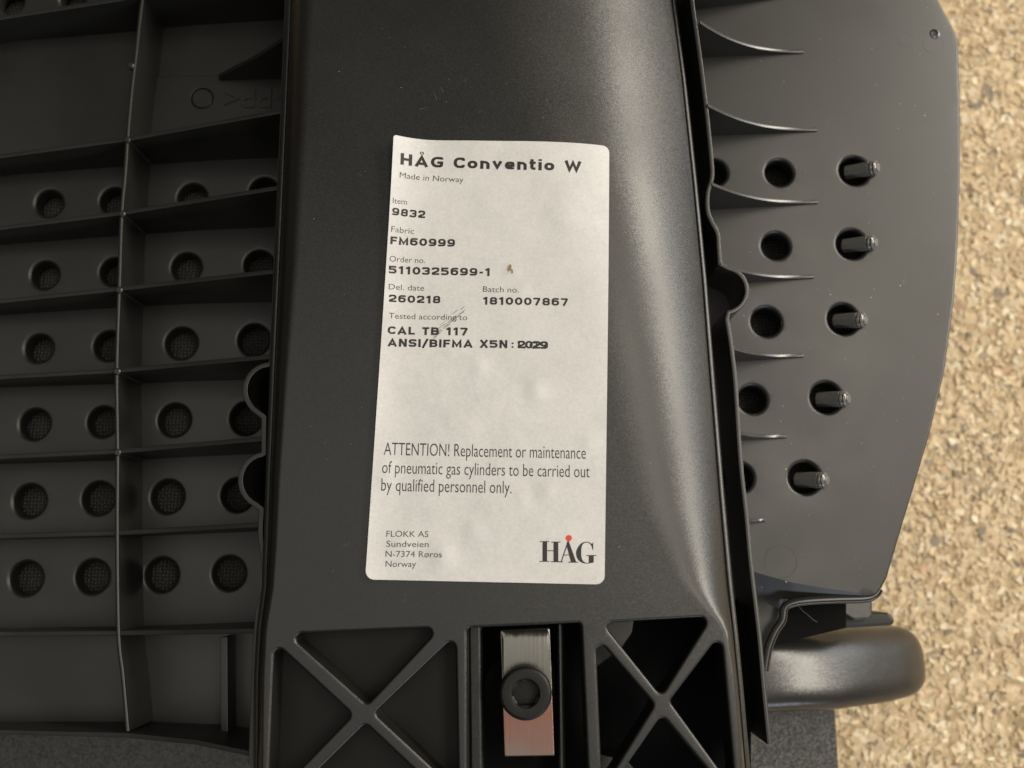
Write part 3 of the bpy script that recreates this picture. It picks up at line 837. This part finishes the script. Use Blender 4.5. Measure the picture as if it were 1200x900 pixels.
bold('HÅG Conventio W', (470, 195.5), (681, 202), 14.6)
plain('Made in Norway', (469, 210.5), (543, 213.7), 7.6, M_inkg, -.004)
plain('Item', (461, 240.3), (477, 240.8), 7.6, M_inkg, -.004)
bold('9832', (460, 254), (498, 256), 10)
plain('Fabric', (459, 273.2), (485, 274.5), 7.6, M_inkg, -.004)
bold('FM60999', (458, 287.5), (533, 289.3), 10)
plain('Order no.', (457, 307.5), (498, 308.3), 7.4, M_inkg, -.004)
bold('5110325699-1', (456, 321.5), (574.5, 323.5), 10)
plain('Del. date', (456, 340), (497, 340.7), 7.4, M_inkg, -.004)
plain('Batch no.', (566, 342), (608, 343), 7.4, M_inkg, -.004)
bold('260218', (456, 354.7), (516, 355.7), 9.6)
bold('1810007867', (566, 357), (666, 358.5), 9.8)
plain('Tested according to', (456, 373.6), (547.5, 375.2), 7.2, M_inkg, -.004)
bold('CAL TB 117', (454.5, 392), (548.5, 393.2), 9.8)
bold('ANSI/BIFMA X5N', (454.5, 406.3), (594.5, 408), 9.8)
bold(':', (599, 408), (602, 408.1), 9.5)
bold('2029', (606.5, 408.2), (642, 409), 9.6, th=.29, gap=.02)
plain('1/09', (607, 408.2), (641, 409), 9.4, M_ink, .0)
plain('ATTENTION! Replacement or maintenance', (450, 533.2), (686.5, 537.8), 15.6, M_inkp, -.006)
plain('of pneumatic gas cylinders to be carried out', (448, 554.6), (691, 559.6), 15.2, M_inkp, -.006)
plain('by qualified personnel only.', (447, 575.2), (599.5, 578.3), 15.2, M_inkp, -.006)
plain('FLOKK AS', (453, 629), (502, 629.4), 7.2, M_inkg, -.002)
plain('Sundveien', (453, 640.8), (502.5, 641.2), 7.2, M_inkg, -.002)
plain('N-7374 Røros', (452, 652.6), (518, 653.2), 7.2, M_inkg, -.002)
plain('Norway', (452, 664.2), (487.5, 664.6), 7.2, M_inkg, -.002)

# the serif emblem with the red dot
def emblem(polys, material, name):
    m = MB()
    for k, pl in enumerate(polys):
        w = [PB(620 + x / 12, 610 + y / 12) for x, y in pl]
        if area2(w) < 0: w = w[::-1]
        cc = delaunay_2d_cdt([Vector(q) for q in w], [(i, (i + 1) % len(w)) for i in range(len(w))], [], 0, 1e-5)
        vc = np.array([(v[0], v[1]) for v in cc[0]]); cen = np.array([vc[list(f)].mean(0) for f in cc[2]]); ins = inside(w, cen)
        fs = []
        for f, q in zip(cc[2], ins):
            if q: f = tuple(f); fs.append(f if area2([vc[i] for i in f]) > 0 else f[::-1])
        m.add([(x, y, zlab(x, y) + .03 + .004 * (k % 6)) for x, y in vc], fs)
    return sub(m.build(name, material, smooth=0, merge=False), label)
Rc = lambda a, b, c, d: [(a, b), (c, b), (c, d), (a, d)]
Hh = [Rc(150, 290, 285, 301), Rc(190, 298, 254, 576), Rc(145, 569, 285, 580), Rc(345, 300, 411, 579), Rc(313, 297, 445, 308), Rc(305, 573, 440, 585), Rc(250, 419, 350, 430)]
Aa = [[(538, 305), (550, 320), (458, 585), (444, 585)], [(540, 288), (558, 288), (665, 588), (590, 588), (525, 340)], Rc(480, 479, 570, 490), Rc(428, 576, 482, 587), Rc(555, 580, 692, 592)]
go = spline([(900, 345), (860, 312), (800, 298), (735, 320), (685, 380), (661, 450), (675, 525), (720, 580), (785, 604), (850, 602), (905, 590)], 5)
gi = spline([(905, 575), (850, 590), (795, 592), (755, 562), (737, 505), (733, 445), (740, 375), (762, 328), (805, 310), (850, 322), (885, 370), (897, 410)], 5)
Gg = [go + gi, [(885, 330), (903, 303), (903, 412), (893, 412), (880, 360)], Rc(840, 492, 910, 592), Rc(805, 486, 946, 498)]
emblem(Hh + Aa + Gg, M_ink, 'printed_emblem')
emblem([[(558 + 44 * math.cos(t * math.pi / 12), 247 + 44 * math.sin(t * math.pi / 12)) for t in range(24)]], M_red, 'red_dot')

# grubby smear and a brown fleck on the sticker
M_smear = mat('grey smear', (0.30, 0.28, 0.26), .6)
M_fleck = mat('brown fleck', (0.30, 0.22, 0.13), .6)
mb = MB()
for (x, y, w, h, a) in ((597, 314, 2.2, 4.5, .3), (600, 318, 1.2, 3, -.2)):
    pts = [(x + w * math.cos(t) * math.cos(a) - h * math.sin(t) * math.sin(a), y + w * math.cos(t) * math.sin(a) + h * math.sin(t) * math.cos(a)) for t in np.linspace(0, 2*math.pi, 10)[:-1]]
    w_ = PP(pts, .2); w_ = w_ if area2(w_) > 0 else w_[::-1]
    mb.add([(q[0], q[1], zlab(*q) + .05) for q in w_], [tuple(range(len(w_)))])
sub(mb.build('fleck', M_fleck, smooth=0), label)
mb = MB()
for k in range(26):
    x = rng.uniform(505, 540); y = 395 - (x - 505) * .8 + rng.normal(0, 4); l = rng.uniform(3, 9); t = rng.uniform(.3, .7)
    w_ = PP([(x, y), (x + l, y - l * .75), (x + l + t, y - l * .75 + t), (x + t, y + t)], .2); w_ = w_ if area2(w_) > 0 else w_[::-1]
    mb.add([(q[0], q[1], zlab(*q) + .028) for q in w_], [(0, 1, 2, 3)])
sub(mb.build('smear', M_smear, smooth=0), label)

# --- moulded letters in the upper left cell (they stand on their heads)
cu = bpy.data.curves.new('text', 'FONT'); cu.body = '>PP<'; cu.size = 10.0; cu.extrude = .45
o = bpy.data.objects.new('text', cu); COL.objects.link(o)
me = bpy.data.meshes.new_from_object(o.evaluated_get(bpy.context.evaluated_depsgraph_get()))
c = P(343, 103, ZB + 1.2)
mb = MB(); mb.add([(c[0] - v.co.x, c[1] - v.co.y, ZB + 1.2 + v.co.z) for v in me.vertices], [tuple(p.vertices) for p in me.polygons])
bpy.data.objects.remove(o)
sub(mb.build('moulded_letters', M_shell, smooth=0), shell)

# --- dust on the plastic and on the beam
mb = MB()
def speck(x, y, z, s):
    a = rng.uniform(0, 6.3); mb.add([(x + s * math.cos(a + t), y + s * math.sin(a + t), z + (.05 if i % 2 else .02)) for i, t in enumerate((0, 1.2, 2.4, 3.7, 5))], [(0, 1, 2, 3, 4)])
for _ in range(130):
    px = rng.uniform(850, 1110); py = rng.uniform(0, 690); z = zat(px, py); x, y = P(px, py, z)
    if inside(outer, np.array([(x, y)]))[0] and not any(inside(h, np.array([(x, y)]))[0] for h in holes[-11:]): speck(x, y, z + .03, rng.choice([.06, .08, .1, .16], p=[.45, .3, .2, .05]))
tag(sub(mb.build('dust', M_dust, smooth=0), shell), kind='stuff')
mb = MB()
for _ in range(90):
    px = rng.uniform(340, 800); py = rng.uniform(0, 725); x, y = P(px, py, 0)
    if not inside(dense, np.array([(x, y)]))[0] and x < ex(Re, y) - 5 and x > ex(Lf, y) + 1: speck(x, y, .05 + zbeam(x, y), rng.choice([.04, .06, .09], p=[.6, .3, .1]))
tag(sub(mb.build('dust', M_dust, smooth=0), beam), kind='stuff')

# scuffs on the beam and a stray thread by the armrest
M_thread = mat('grey thread', (0.2, 0.19, 0.17), .8)
M_scuff = mat('pale scuff', (0.10, 0.095, 0.085), .6)
mb = MB()
for (x, y, l, a) in ((492, 128, 10, .3), (512, 118, 14, 1.9), (520, 108, 9, 2.1), (545, 96, 7, 1.2), (560, 132, 8, .5), (424, 206, 6, 2.6), (640, 118, 8, .8), (688, 140, 10, .2), (380, 520, 7, 1.0), (402, 640, 9, .4), (640, 712, 8, 2.8), (740, 706, 10, .1), (472, 706, 6, .9)):
    x0, y0 = P(x, y, 0); L_ = l * .22; c_, s_ = math.cos(a), math.sin(a); w_ = .05
    q = [(x0 - s_ * w_, y0 + c_ * w_), (x0 + s_ * w_, y0 - c_ * w_), (x0 + c_ * L_ + s_ * w_ * .4, y0 + s_ * L_ - c_ * w_ * .4), (x0 + c_ * L_ - s_ * w_ * .4, y0 + s_ * L_ + c_ * w_ * .4)]
    mb.add([(u, v, .012 + zbeam(u, v)) for u, v in q], [(0, 1, 2, 3)])
tag(sub(mb.build('scuff', M_scuff, smooth=0), beam), kind='stuff')
mb = MB(); mb.tube([(*P(x, y, -42), -42.0) for x, y in spline([(935, 708), (939, 714), (947, 721), (954, 727), (958, 729)], 5)], .06, 6)
sub(mb.build('thread', M_thread), shell)
